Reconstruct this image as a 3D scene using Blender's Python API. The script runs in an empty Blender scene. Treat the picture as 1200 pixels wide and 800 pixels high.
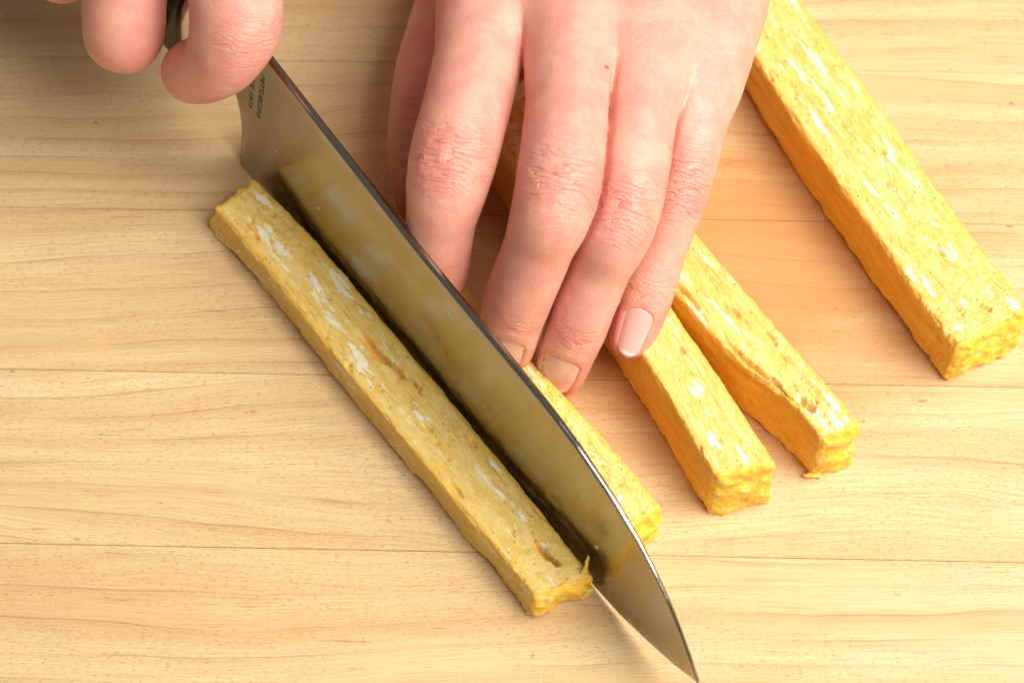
import bpy, math, random
import numpy as np
from mathutils import Vector, Matrix

S = 0.01                      # all modelling numbers below are centimetres
sc = bpy.context.scene

# ------------------------------------------------------------------ camera
cam_d = bpy.data.cameras.new('camera')
cam = bpy.data.objects.new('camera', cam_d)
sc.collection.objects.link(cam)
cam.location = (0, -0.31, 0.62 * math.sin(math.radians(60)))
cam.rotation_euler = (math.radians(30), 0, 0)
cam_d.lens = 93.0
cam_d.sensor_width = 36.0
cam_d.clip_start = 0.01
cam_d.clip_end = 20
cam_d.dof.use_dof = True
cam_d.dof.focus_distance = 0.60
cam_d.dof.aperture_fstop = 15.0
sc.camera = cam

# ------------------------------------------------------------------ light
world = bpy.data.worlds.new('World')
sc.world = world
world.use_nodes = True
world.node_tree.nodes['Background'].inputs[0].default_value = (1.0, 0.98, 0.96, 1)
world.node_tree.nodes['Background'].inputs[1].default_value = 0.18

def area(name, loc, target, size, power, col):
    d = bpy.data.lights.new(name, 'AREA')
    d.shape = 'RECTANGLE'
    d.size, d.size_y = size
    d.energy = power
    d.color = col
    o = bpy.data.objects.new(name, d)
    sc.collection.objects.link(o)
    o.location = loc
    o.rotation_euler = (Vector(target) - Vector(loc)).to_track_quat('-Z', 'Y').to_euler()
    return o
area('window_light', (0.53, -0.22, 0.77), (0.02, 0.0, 0.02), (0.74, 0.74), 19.6, (1.0, 0.995, 0.98))

sc.view_settings.view_transform = 'Standard'
sc.view_settings.look = 'None'
sc.view_settings.exposure = 0.0
sc.view_settings.gamma = 1.0
sc.view_settings.use_curve_mapping = False

# ------------------------------------------------------------------ measured layout (cm)
LEFT_FINGERS = {
    'index': [(0.0, 7.809, 4.8, 1.05), (-0.431, 6.249, 5.05, 1.05), (-0.912, 3.295, 5.5, 0.97), (-1.323, 1.198, 5.6, 0.93), (-1.562, 0.488, 4.5, 0.755), (-1.682, 0.272, 3.35, 0.74), (-1.698, 0.208, 2.65, 0.66), (-1.705, 0.164, 2.35, 0.55)],
    'middle': [(1.488, 7.65, 5.0, 1.1), (1.326, 6.058, 5.3, 1.08), (1.284, 3.002, 5.75, 0.97), (0.994, 0.378, 5.9, 0.925), (0.578, -0.347, 4.7, 0.76), (0.152, -0.751, 3.2, 0.755), (-0.019, -0.918, 1.9, 0.69), (-0.117, -0.967, 1.05, 0.56)],
    'ring': [(3.383, 7.683, 4.8, 1.05), (3.074, 6.127, 5.05, 1.02), (2.809, 3.018, 5.4, 0.9), (2.364, 0.315, 5.15, 0.86), (1.903, -0.402, 3.9, 0.7), (1.471, -1.001, 2.65, 0.69), (1.217, -1.316, 1.7, 0.63), (1.113, -1.376, 0.9, 0.54)],
    'pinky': [(4.995, 7.495, 4.4, 0.98), (4.664, 5.979, 4.6, 0.95), (4.206, 3.582, 4.6, 0.79), (3.758, 1.54, 4.2, 0.66), (3.392, 0.61, 3.35, 0.565), (3.022, -0.25, 2.55, 0.6), (2.779, -0.805, 2.05, 0.53), (2.683, -1.03, 1.9, 0.44)],
    'thumb': [(0.835, 11.292, 3.4, 1.5), (-0.515, 9.158, 3.1, 1.2), (-1.622, 6.402, 2.7, 1.0), (-1.97, 4.59, 2.3, 0.92), (-2.01, 3.718, 1.8, 0.84), (-2.01, 3.021, 1.4, 0.7)],
}
RIGHT_FINGERS = {
    'index': [(-5.676, 7.499, 8.2, 1.1), (-5.806, 5.978, 8.0, 1.05), (-6.022, 4.568, 7.7, 1.0), (-6.046, 3.902, 7.05, 0.98), (-6.453, 3.639, 6.15, 0.8), (-7.106, 3.929, 5.3, 0.72), (-7.301, 4.385, 4.8, 0.6)],
    'middle': [(-7.871, 9.232, 8.2, 1.1), (-8.024, 7.256, 8.2, 1.05), (-8.525, 5.584, 7.0, 0.95), (-8.685, 4.735, 6.0, 0.9), (-8.754, 4.897, 5.4, 0.86), (-8.808, 5.857, 4.6, 0.78), (-8.543, 7.381, 3.9, 0.68)],
    'ring': [(-9.808, 10.789, 7.6, 1.05), (-9.858, 9.004, 7.6, 1.0), (-10.22, 7.601, 6.3, 0.9), (-10.376, 7.015, 5.3, 0.85), (-10.427, 7.511, 4.7, 0.8), (-10.174, 8.908, 3.9, 0.7)],
    'pinky': [(-11.575, 11.859, 7.0, 0.95), (-11.651, 10.381, 6.9, 0.9), (-11.851, 9.186, 5.6, 0.78), (-11.925, 9.033, 4.7, 0.72), (-11.917, 9.571, 4.2, 0.68), (-11.641, 10.941, 3.5, 0.6)],
    'thumb': [(-6.771, 12.456, 7.5, 1.4), (-5.32, 10.293, 7.0, 1.2), (-5.026, 8.599, 6.0, 1.0), (-5.455, 7.65, 5.0, 0.88), (-5.634, 7.495, 4.4, 0.7)],
}
STICKS = [   # stations along each stick: left bottom, left top, right top, right bottom (cm)
    [[(-7.258, 3.125, 0.0), (-7.035, 3.064, 1.0), (-6.101, 3.891, 1.0), (-6.069, 3.915, 0.0)],
     [(-6.06, 1.662, 0.0), (-5.702, 1.333, 1.0), (-4.505, 2.024, 1.0), (-4.473, 2.048, 0.0)],
     [(-4.148, -0.94, 0.0), (-3.906, -1.186, 1.0), (-2.504, -0.653, 1.0), (-2.472, -0.629, 0.0)],
     [(-2.335, -3.348, 0.0), (-2.146, -3.497, 1.0), (-0.819, -2.914, 1.0), (-0.787, -2.89, 0.0)],
     [(-0.438, -5.853, 0.0), (-0.263, -5.971, 1.0), (0.953, -5.384, 1.0), (0.985, -5.36, 0.0)],
     [(0.377, -7.016, 0.0), (0.521, -6.976, 1.0), (1.766, -6.5, 1.0), (1.798, -6.476, 0.0)]],
    [[(-6.23, 4.989, 0.0), (-6.23, 4.989, 1.5), (-5.329, 5.666, 1.5), (-5.329, 5.666, 0.0)],
     [(-4.176, 2.254, 0.0), (-4.176, 2.254, 1.5), (-3.21, 2.979, 1.5), (-3.21, 2.979, 0.0)],
     [(-2.362, -0.16, 0.0), (-2.362, -0.16, 1.5), (-1.182, 0.726, 1.5), (-1.182, 0.726, 0.0)],
     [(-0.767, -2.283, 0.0), (-0.767, -2.283, 1.5), (0.465, -1.358, 1.5), (0.465, -1.358, 0.0)],
     [(0.798, -4.366, 0.0), (0.798, -4.366, 1.5), (2.094, -3.394, 1.5), (2.094, -3.394, 0.0)],
     [(2.018, -5.992, 0.0), (2.018, -5.992, 1.5), (3.304, -5.027, 1.5), (3.304, -5.027, 0.0)]],
    [[(-0.687, 4.71, 0.0), (-0.687, 4.71, 1.95), (0.695, 6.096, 1.95), (0.695, 6.096, 0.0)],
     [(0.08, 3.354, 0.0), (0.08, 3.354, 1.95), (1.374, 4.661, 1.95), (1.374, 4.661, 0.0)],
     [(1.568, 0.865, 0.0), (1.568, 0.865, 1.95), (2.534, 2.12, 1.95), (2.534, 2.12, 0.0)],
     [(2.865, -1.392, 0.0), (2.865, -1.392, 1.95), (3.615, -0.139, 1.95), (3.615, -0.139, 0.0)],
     [(3.77, -3.16, 0.0), (3.77, -3.16, 1.95), (4.828, -2.316, 1.95), (4.828, -2.316, 0.0)],
     [(4.419, -4.521, 0.0), (4.419, -4.521, 1.95), (5.821, -4.205, 1.95), (5.821, -4.205, 0.0)]],
    [[(0.805, 4.236, 0.0), (0.805, 4.236, 2.0), (1.829, 5.463, 2.0), (1.829, 5.463, 0.0)],
     [(1.985, 2.512, 0.0), (1.985, 2.512, 2.0), (2.91, 3.897, 2.0), (2.91, 3.897, 0.0)],
     [(3.66, 0.172, 0.0), (3.66, 0.172, 2.0), (4.261, 1.784, 2.0), (4.261, 1.784, 0.0)],
     [(4.934, -1.509, 0.0), (4.934, -1.509, 2.0), (5.864, -0.551, 2.0), (5.864, -0.551, 0.0)],
     [(6.124, -2.626, 0.0), (6.124, -2.626, 2.0), (6.865, -1.972, 2.0), (6.865, -1.972, 0.0)],
     [(6.843, -3.658, 0.0), (6.843, -3.658, 2.0), (7.702, -3.209, 2.0), (7.702, -3.209, 0.0)]],
    [[(4.238, 10.323, 0.0), (4.238, 10.323, 1.7), (5.998, 10.806, 1.7), (5.998, 10.806, 0.0)],
     [(5.71, 7.212, 0.0), (5.71, 7.212, 1.7), (7.375, 8.112, 1.7), (7.375, 8.112, 0.0)],
     [(7.248, 4.124, 0.0), (7.248, 4.124, 1.7), (8.857, 5.475, 1.7), (8.857, 5.475, 0.0)],
     [(8.586, 1.6, 0.0), (8.586, 1.6, 1.7), (10.244, 2.754, 1.7), (10.244, 2.754, 0.0)],
     [(9.582, -0.307, 0.0), (9.582, -0.307, 1.7), (11.32, 0.789, 1.7), (11.32, 0.789, 0.0)],
     [(10.081, -1.093, 0.0), (10.081, -1.093, 1.7), (11.835, -0.171, 1.7), (11.835, -0.171, 0.0)]],
]
BLADE_O = (-6.61, 4.945, 0.04)
BLADE_E = (0.60039, -0.7997, 0.0)
BLADE_U = (0.08359, 0.06276, 0.99452)
BLADE_N = (0.79532, 0.59711, -0.10453)

# ------------------------------------------------------------------ helpers
def link(o, parent=None):
    sc.collection.objects.link(o)
    if parent is not None:
        o.parent = parent
    return o

def tag(o, label=None, cat=None, group=None, kind=None):
    for k, v in (('label', label), ('category', cat), ('group', group), ('kind', kind)):
        if v:
            o[k] = v
    return o

def mesh_obj(name, verts, faces, mat, parent=None, smooth=True, origin=(0, 0, 0)):
    me = bpy.data.meshes.new(name)
    verts = (np.asarray(verts, float) - np.asarray(origin)) * S
    if isinstance(faces, np.ndarray) and faces.ndim == 2:
        n, k = faces.shape
        me.vertices.add(len(verts)); me.vertices.foreach_set('co', verts.astype(np.float32).ravel())
        me.loops.add(n * k); me.loops.foreach_set('vertex_index', faces.astype(np.int32).ravel())
        me.polygons.add(n); me.polygons.foreach_set('loop_start', np.arange(0, n * k, k, dtype=np.int32))
        me.update(calc_edges=True)
        me.validate()
    else:
        me.from_pydata(verts.tolist(), [], [list(map(int, f)) for f in faces])
    me.polygons.foreach_set('use_smooth', [smooth] * len(me.polygons))
    if mat:
        me.materials.append(mat)
    o = bpy.data.objects.new(name, me)
    o.location = np.asarray(origin) * S
    return link(o, parent)

def attr(o, name, data):
    data = np.asarray(data, np.float32)
    if data.ndim == 2:
        a = o.data.attributes.new(name, 'FLOAT_VECTOR', 'POINT'); a.data.foreach_set('vector', data.ravel())
    else:
        a = o.data.attributes.new(name, 'FLOAT', 'POINT'); a.data.foreach_set('value', data)

def unit(v):
    v = np.asarray(v, float)
    return v / (np.linalg.norm(v, axis=-1, keepdims=True) + 1e-12)

def sstep(a, b, x):
    t = np.clip((x - a) / (b - a), 0, 1)
    return t * t * (3 - 2 * t)

_rs = np.random.RandomState(7)
_PERM = np.concatenate([_rs.permutation(256)] * 3)
_G = unit(_rs.normal(size=(256, 3)))
def gnoise(p):
    """gradient noise, about -1..1, p is (n,3)"""
    p = np.asarray(p, float)
    i = np.floor(p).astype(int); f = p - i; i = i & 255
    u = f * f * f * (f * (f * 6 - 15) + 10)
    out = 0
    for dx in (0, 1):
        for dy in (0, 1):
            for dz in (0, 1):
                h = _PERM[_PERM[_PERM[(i[:, 0] + dx) & 255] + ((i[:, 1] + dy) & 255)] + ((i[:, 2] + dz) & 255)]
                g = _G[h]
                d = g[:, 0] * (f[:, 0] - dx) + g[:, 1] * (f[:, 1] - dy) + g[:, 2] * (f[:, 2] - dz)
                out = out + d * (u[:, 0] if dx else 1 - u[:, 0]) * (u[:, 1] if dy else 1 - u[:, 1]) * (u[:, 2] if dz else 1 - u[:, 2])
    return out * 1.6
def fbm(p, n=3):
    s = 0; a = 1.0
    for k in range(n):
        s = s + a * gnoise(p * 2.03 ** k + 17.3 * k); a *= 0.5
    return s

def catmull(pts, n):
    """n samples on a Catmull-Rom curve through the rows of pts"""
    P = np.asarray(pts, float)
    P = np.vstack([2 * P[0] - P[1], P, 2 * P[-1] - P[-2]])
    m = len(P) - 3
    t = np.linspace(0, m, n); i = np.minimum(t.astype(int), m - 1); f = (t - i)[:, None]
    a, b, c, d = P[i], P[i + 1], P[i + 2], P[i + 3]
    return 0.5 * (2 * b + (c - a) * f + (2 * a - 5 * b + 4 * c - d) * f ** 2 + (3 * b - a - 3 * c + d) * f ** 3)

# ---- node helpers
class NT:
    def __init__(self, name):
        self.mat = bpy.data.materials.new(name)
        self.mat.use_nodes = True
        self.t = self.mat.node_tree
        self.bsdf = self.t.nodes['Principled BSDF']
    def n(self, typ, ins=None, **props):
        nd = self.t.nodes.new(typ)
        for k, v in props.items():
            setattr(nd, k, v)
        for k, v in (ins or {}).items():
            self.put(nd.inputs[k], v)
        return nd
    def put(self, sock, v):
        if isinstance(v, bpy.types.NodeSocket):
            self.t.links.new(v, sock)
        else:
            sock.default_value = v
    def set(self, **kw):
        for k, v in kw.items():
            self.put(self.bsdf.inputs[k.replace('_', ' ')], v)
    def math(self, op, a, b=0.0, c=None, clamp=False):
        nd = self.n('ShaderNodeMath', {0: a, 1: b}, operation=op, use_clamp=clamp)
        if c is not None:
            self.put(nd.inputs[2], c)
        return nd.outputs[0]
    def vmul(self, v, k):
        return self.n('ShaderNodeVectorMath', {0: v, 1: k}, operation='MULTIPLY').outputs[0]
    def vadd(self, v, k):
        return self.n('ShaderNodeVectorMath', {0: v, 1: k}, operation='ADD').outputs[0]
    def noise(self, v, scale=1.0, detail=2.0, rough=0.5, dist=0.0):
        return self.n('ShaderNodeTexNoise', {'Vector': v, 'Scale': scale, 'Detail': detail, 'Roughness': rough, 'Distortion': dist}).outputs[0]
    def ramp(self, f, a, b, lo=0.0, hi=1.0):
        return self.n('ShaderNodeMapRange', {'Value': f, 'From Min': a, 'From Max': b, 'To Min': lo, 'To Max': hi}, interpolation_type='SMOOTHSTEP').outputs[0]
    def mix(self, f, a, b, mode='MIX'):
        nd = self.n('ShaderNodeMix', data_type='RGBA', blend_type=mode)
        self.put(nd.inputs[0], f)
        for s, v in ((nd.inputs[6], a), (nd.inputs[7], b)):
            self.put(s, v if isinstance(v, bpy.types.NodeSocket) else tuple(v) + ((1,) if len(v) == 3 else ()))
        return nd.outputs[2]
    def attr(self, name, out='Fac'):
        return self.n('ShaderNodeAttribute', attribute_name=name).outputs[out]
    def obj(self):
        o = self.n('ShaderNodeTexCoord').outputs['Object']
        return self.vmul(o, (100, 100, 100))          # centimetres
    def bump(self, h, dist, strength=1.0, normal=None):
        nd = self.n('ShaderNodeBump', {'Height': h, 'Distance': dist * S, 'Strength': strength})
        if normal is not None:
            self.put(nd.inputs['Normal'], normal)
        return nd.outputs[0]

def srgb(r, g, b):
    return tuple(((c / 255) / 12.92 if c / 255 <= .04045 else ((c / 255 + .055) / 1.055) ** 2.4) for c in (r, g, b))

# ------------------------------------------------------------------ materials
def wood_material():
    m = NT('maple_wood')
    o = m.obj()
    rnd = m.n('ShaderNodeObjectInfo').outputs['Random']
    off = m.n('ShaderNodeCombineXYZ', {0: m.math('MULTIPLY', rnd, 171.0), 1: m.math('MULTIPLY', rnd, 57.0), 2: 0.0}).outputs[0]
    v = m.vadd(o, off)
    # slow wandering of the grain
    warp = m.noise(m.vmul(v, (.045, .16, .3)), 1.0, 1.0)
    warp2 = m.noise(m.vmul(v, (.22, .9, .5)), 1.0, 2.0)
    sep = m.n('ShaderNodeSeparateXYZ', {0: v})
    y = m.math('ADD', sep.outputs[1], m.math('ADD', m.math('MULTIPLY', warp, 3.2), m.math('MULTIPLY', warp2, .38)))
    g = m.n('ShaderNodeCombineXYZ', {0: m.math('MULTIPLY', sep.outputs[0], .03), 1: y, 2: sep.outputs[2]}).outputs[0]
    fr = m.math('FRACT', m.math('MULTIPLY', y, 1.55))
    line = m.math('MAXIMUM', m.math('MULTIPLY', m.ramp(fr, .55, .97), .25), m.ramp(m.math('ABSOLUTE', m.math('SUBTRACT', fr, .965)), 0.0, .03, 1.0, 0.0))
    line = m.math('MULTIPLY', line, m.ramp(fr, .985, 1.0, 1.0, 0.0))
    band = m.ramp(m.noise(m.vmul(g, (1, .9, .3)), 1.0, 2.0), .32, .68)
    fibre = m.noise(m.vmul(g, (14.0, 30, 3)), 1.0, 3.0, .6)
    fleck = m.ramp(m.noise(m.vmul(v, (7.0, 27, 6)), 1.0, 2.0, .55), .57, .68)
    fleckzone = m.ramp(m.noise(m.vmul(v, (.12, .45, .5)), 1.0, 2.0), .34, .52)
    fleck = m.math('MULTIPLY', fleck, fleckzone)
    hair = m.ramp(m.noise(m.vmul(g, (26, 44, 4)), 1.0, 2.0, .6), .58, .70)
    streak = m.ramp(m.noise(m.vmul(v, (.55, 9.0, 2)), 1.0, 2.0), .70, .76)
    speck = m.ramp(m.noise(m.vmul(v, (1.6, 3.0, 2)), 1.0, 2.0), .735, .765)
    lvar = m.ramp(m.noise(m.vmul(g, (6, .9, .3)), 1.0, 2.0), .38, .66)
    c = m.mix(band, srgb(213, 179, 128), srgb(226, 199, 151))
    c = m.mix(m.math('MULTIPLY', m.ramp(rnd, 0, 1, 0, .25), 1.0), c, srgb(204, 164, 110))
    c = m.mix(m.math('MULTIPLY', m.ramp(fibre, .38, .70), .52), c, srgb(196, 150, 98))
    c = m.mix(m.math('MULTIPLY', line, m.math('MULTIPLY_ADD', lvar, .68, .10)), c, srgb(158, 102, 56))
    c = m.mix(m.math('MULTIPLY', fleck, .6), c, srgb(180, 120, 68))
    c = m.mix(m.math('MULTIPLY', hair, .42), c, srgb(176, 124, 76))
    c = m.mix(m.math('MULTIPLY', streak, .50), c, srgb(160, 98, 52))
    c = m.mix(m.math('MULTIPLY', speck, .55), c, srgb(150, 88, 44))
    # faint knife scratches and egg stains
    a = m.n('ShaderNodeVectorRotate', {'Vector': o, 'Angle': 0.16}, rotation_type='Z_AXIS').outputs[0]
    sc1 = m.noise(m.vmul(a, (22, .55, 1)), 1.0, 1.0)
    scm = m.math('MULTIPLY', m.ramp(sc1, .70, .73), m.ramp(m.noise(m.vmul(o, (.3, .3, .3))), .45, .6))
    c = m.mix(m.math('MULTIPLY', scm, .55), c, srgb(236, 210, 165))
    stain = m.ramp(m.noise(m.vmul(o, (.5, .9, 1)), 1.0, 4.0, .65), .56, .72)
    c = m.mix(m.math('MULTIPLY', stain, .22), c, srgb(222, 172, 88))
    # darker orange tone mixed into the board round the strips, fading outwards
    dd = m.n('ShaderNodeVectorMath', {0: m.vmul(m.n('ShaderNodeVectorMath', {0: m.n('ShaderNodeNewGeometry').outputs['Position'], 1: (.042, .018, 0)}, operation='SUBTRACT').outputs[0], (100, 150, 0))}, operation='LENGTH').outputs['Value']
    orange_patch = m.ramp(m.math('ADD', dd, m.math('MULTIPLY', m.noise(m.vmul(o, (.35, .9, 1)), 1.0, 3.0, .6), 6.0)), 5.5, 12.0, 1.0, 0.0)
    c = m.mix(m.math('MULTIPLY', orange_patch, .72), c, srgb(198, 130, 62))
    h = m.math('ADD', m.math('MULTIPLY', fibre, .5), m.math('ADD', m.math('MULTIPLY', fleck, -.6), m.math('MULTIPLY', scm, -1.2)))
    m.set(Base_Color=c, Roughness=m.ramp(fibre, .2, .8, .46, .60), Normal=m.bump(h, .006, .6))
    m.bsdf.inputs['Specular IOR Level'].default_value = .35
    return m.mat

def egg_material():
    m = NT('cooked_egg')
    loc = m.attr('loc', 'Vector')
    cut = m.attr('cut'); pit = m.attr('pit'); end = m.attr('end'); rind = m.attr('rind'); seam = m.attr('seam')
    w = m.n('ShaderNodeTexNoise', {'Vector': m.vmul(loc, (.8, 2.2, 2.2)), 'Scale': 1.0, 'Detail': 4.0, 'Roughness': .6}).outputs['Color']
    v = m.vadd(loc, m.vmul(m.vadd(w, (-.5, -.5, -.5)), (1.0, .40, .40)))
    lay = m.noise(m.vmul(v, (.75, 3.0, 3.0)), 1.0, 4.0, .6)
    zone = m.noise(m.vmul(loc, (.8, 1.2, 1.2)), 1.0, 2.0, .6)
    white = m.math('MULTIPLY', m.ramp(lay, .575, .61), m.ramp(zone, .42, .50))
    white2 = m.math('MULTIPLY', m.ramp(m.noise(m.vmul(v, (2.4, 7.0, 7.0)), 1.0, 3.0, .6), .62, .66), .6)
    white = m.math('MAXIMUM', white, white2)
    thin = m.ramp(m.math('ABSOLUTE', m.math('SUBTRACT', m.noise(m.vmul(v, (.25, 3.6, 3.6)), 1.0, 2.0), .47)), .0, .012, 1.0, 0.0)
    thin = m.math('MULTIPLY', thin, m.ramp(m.noise(m.vmul(loc, (1.6, 1.6, 1.6)), 1.0, 2.0), .48, .58))
    mott = m.noise(m.vmul(loc, (5, 8, 8)), 1.0, 5.0, .7)
    fine = m.noise(m.vmul(loc, (22, 30, 30)), 1.0, 4.0, .65)
    vor = m.n('ShaderNodeTexVoronoi', {'Vector': m.vmul(loc, (5.0, 8.0, 8.0)), 'Scale': 1.0, 'Randomness': 1.0}, feature='F1').outputs['Distance']
    vc = m.n('ShaderNodeTexVoronoi', {'Vector': m.vmul(loc, (5.0, 8.0, 8.0)), 'Scale': 1.0, 'Randomness': 1.0}, feature='F1').outputs['Color']
    pore = m.math('MULTIPLY', m.ramp(vor, .10, .22, 1.0, 0.0), m.ramp(m.n('ShaderNodeSeparateColor', {0: vc}).outputs[0], .72, .76))
    body = m.mix(m.ramp(mott, .32, .68), srgb(235, 190, 88), srgb(244, 209, 118))
    pale = m.ramp(m.noise(m.vmul(v, (1.3, 4.6, 4.6)), 1.0, 4.0, .65), .46, .60)
    body = m.mix(m.math('MULTIPLY', pale, .55), body, srgb(247, 219, 144))
    body = m.mix(m.math('MULTIPLY', white, .9), body, srgb(251, 242, 214))
    body = m.mix(m.math('MULTIPLY', thin, .3), body, srgb(206, 146, 62))
    body = m.mix(m.math('MULTIPLY', rind, .65), body, srgb(238, 186, 66))
    body = m.mix(m.math('MULTIPLY', seam, .45), body, srgb(200, 146, 72))
    body = m.mix(m.math('MULTIPLY', pore, .42), body, srgb(222, 160, 56))
    skin = m.mix(m.ramp(m.noise(m.vmul(v, (.6, 4, 4)), 1.0, 4.0, .6), .35, .65), srgb(243, 180, 50), srgb(249, 197, 78))
    skin = m.mix(m.math('MULTIPLY', m.ramp(mott, .45, .75), .3), skin, srgb(244, 202, 98))
    skin = m.mix(m.math('MULTIPLY', white2, .5), skin, srgb(244, 212, 130))
    endc = m.mix(m.ramp(mott, .35, .65), srgb(244, 186, 46), srgb(249, 206, 78))
    endc = m.mix(m.ramp(m.noise(m.vmul(loc, (3, 3.2, 3.2)), 1.0, 3.0, .6), .52, .62, 0, .5), endc, srgb(247, 222, 140))
    c = m.mix(cut, skin, body)
    c = m.mix(end, c, endc)
    c = m.mix(m.math('MULTIPLY', pit, .42), c, srgb(212, 142, 42))
    hb = m.math('ADD', m.math('MULTIPLY', fine, .55), m.math('ADD', mott, m.math('MULTIPLY', pore, -1.1)))
    hb = m.math('SUBTRACT', hb, m.math('MULTIPLY', thin, .5))
    m.set(Base_Color=c, Roughness=m.ramp(mott, .3, .7, .42, .56), Normal=m.bump(hb, .05, .75),
          Subsurface_Weight=.3, Subsurface_Radius=(1.0, .55, .12), Subsurface_Scale=.0016)
    m.bsdf.inputs['Specular IOR Level'].default_value = .4
    return m.mat

def skin_material(name, mole=None, tone=1.0):
    m = NT(name)
    o = m.obj()
    kn = m.attr('knuckle', 'Vector'); km = m.attr('kmask'); fl = m.attr('flush')
    blot = m.noise(m.vmul(o, (1.4, 1.4, 1.4)), 1.0, 3.0, .6)
    mid = m.noise(m.vmul(o, (6, 6, 6)), 1.0, 3.0, .6)
    c = m.mix(m.ramp(blot, .35, .65), srgb(230, 168, 143), srgb(227, 152, 131))
    c = m.mix(m.math('MULTIPLY', fl, m.ramp(blot, .2, .7, .45, 1.0)), c, srgb(216, 122, 102))
    c = m.mix(m.math('MULTIPLY', m.ramp(mid, .5, .75), .22), c, srgb(214, 138, 116))
    # folds of skin over the joints
    w = m.n('ShaderNodeTexNoise', {'Vector': m.vmul(kn, (2.2, 2.2, 1)), 'Scale': 1.0, 'Detail': 2.0}).outputs['Color']
    kv = m.vadd(kn, m.vmul(m.vadd(w, (-.5, -.5, 0)), (.22, .5, 0)))
    r1 = m.noise(m.vmul(kv, (6.5, 1.0, 1)), 1.0, 1.0)
    f1 = m.ramp(m.math('ABSOLUTE', m.math('SUBTRACT', r1, .5)), 0.0, .03, 1.0, 0.0)
    r2 = m.noise(m.vmul(kv, (11, 3.2, 1)), 1.0, 2.0)
    f2 = m.ramp(m.math('ABSOLUTE', m.math('SUBTRACT', r2, .5)), 0.0, .05, 1.0, 0.0)
    ks = m.n('ShaderNodeSeparateXYZ', {0: kv})
    par = m.math('ABSOLUTE', m.math('SUBTRACT', m.math('FRACT', m.math('MULTIPLY', ks.outputs[0], 7.5)), .5))
    par = m.math('MULTIPLY', m.ramp(par, .0, .16, 1.0, 0.0), m.ramp(m.noise(m.vmul(kn, (5, 2.0, 1)), 1.0, 2.0), .42, .6))
    fold = m.math('MULTIPLY', m.math('ADD', m.math('MULTIPLY', par, .55), m.math('ADD', f1, m.math('MULTIPLY', f2, .25))), km)
    c = m.mix(m.math('MULTIPLY', fold, .30), c, srgb(196, 104, 86))
    if mole is not None:
        d = m.n('ShaderNodeVectorMath', {0: m.vmul(o, (1, 1, 0)), 1: mole}, operation='DISTANCE').outputs['Value']
        c = m.mix(m.ramp(d, .035, .06, .75, 0.0), c, srgb(140, 60, 40))
    # fine skin relief, drawn out across the fingers
    vor = m.n('ShaderNodeTexVoronoi', {'Vector': m.vmul(m.vadd(o, m.vmul(m.n('ShaderNodeTexNoise', {'Vector': o, 'Scale': 5.0}).outputs['Color'], (.12, .12, .12))), (13, 24, 17)), 'Scale': 1.0}, feature='DISTANCE_TO_EDGE').outputs[0]
    rel = m.ramp(vor, 0, .22)
    h = m.math('ADD', m.math('MULTIPLY', rel, .12), m.math('ADD', m.math('MULTIPLY', fold, -1.0), m.math('MULTIPLY', mid, .12)))
    m.set(Base_Color=c, Roughness=m.ramp(mid, .3, .7, .34, .48), Normal=m.bump(h, .05, .65),
          Subsurface_Weight=.42, Subsurface_Radius=(1.0, .30, .16), Subsurface_Scale=.0028)
    m.bsdf.inputs['Specular IOR Level'].default_value = .5
    return m.mat

def nail_material():
    m = NT('fingernail')
    t = m.attr('tip')
    c = m.mix(m.ramp(t, .88, .95), srgb(232, 172, 158), srgb(240, 212, 196))
    c = m.mix(m.ramp(t, .0, .16, .6, 0), c, srgb(240, 205, 192))
    m.set(Base_Color=c, Roughness=.2, Subsurface_Weight=.3, Subsurface_Radius=(1, .4, .25), Subsurface_Scale=.002)
    return m.mat

def steel_material():
    m = NT('blade_steel')
    loc = m.attr('loc', 'Vector')
    brush = m.noise(m.vmul(loc, (1.2, 60, 1)), 1.0, 3.0, .6)
    smear = m.noise(m.vmul(loc, (.55, 1.1, 1)), 1.0, 4.0, .6, .6)
    spot = m.ramp(m.noise(m.vmul(loc, (7, 9, 1)), 1.0, 2.0), .74, .78)
    wet = m.ramp(smear, .42, .66)
    c = m.mix(m.math('MULTIPLY', wet, .7), (.39, .365, .32), (.40, .33, .14))
    r = m.math('ADD', m.ramp(brush, .3, .7, .10, .17), m.math('MULTIPLY', wet, .12))
    m.set(Base_Color=c, Metallic=1.0, Roughness=r,
          Normal=m.bump(m.math('ADD', m.math('MULTIPLY', brush, .15), m.math('ADD', smear, m.math('MULTIPLY', spot, .6))), .012, .35))
    return m.mat

def plain(name, col, rough=.5, metal=0.0):
    m = NT(name)
    n_ = m.noise(m.vmul(m.obj(), (3, 3, 3)), 1.0, 3.0)
    c = m.mix(m.math('MULTIPLY', n_, .4), col, tuple(x * .7 for x in col))
    m.set(Base_Color=c, Roughness=rough, Metallic=metal)
    return m.mat

def handle_material():
    m = NT('handle_wood')
    o = m.attr('loc', 'Vector')
    g = m.noise(m.vmul(o, (.5, 9, 9)), 1.0, 3.0, .6, .5)
    m.set(Base_Color=m.mix(m.ramp(g, .4, .62), (.006, .005, .005), (.06, .016, .008)), Roughness=.3)
    return m.mat

WOOD = wood_material(); EGG = egg_material(); STEEL = steel_material()
NAIL = nail_material(); HANDLE = handle_material()
ETCH = plain('etched_mark', (.02, .017, .014), .5)
RIVET = plain('rivet_steel', (.6, .58, .55), .25, 1.0)

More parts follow.
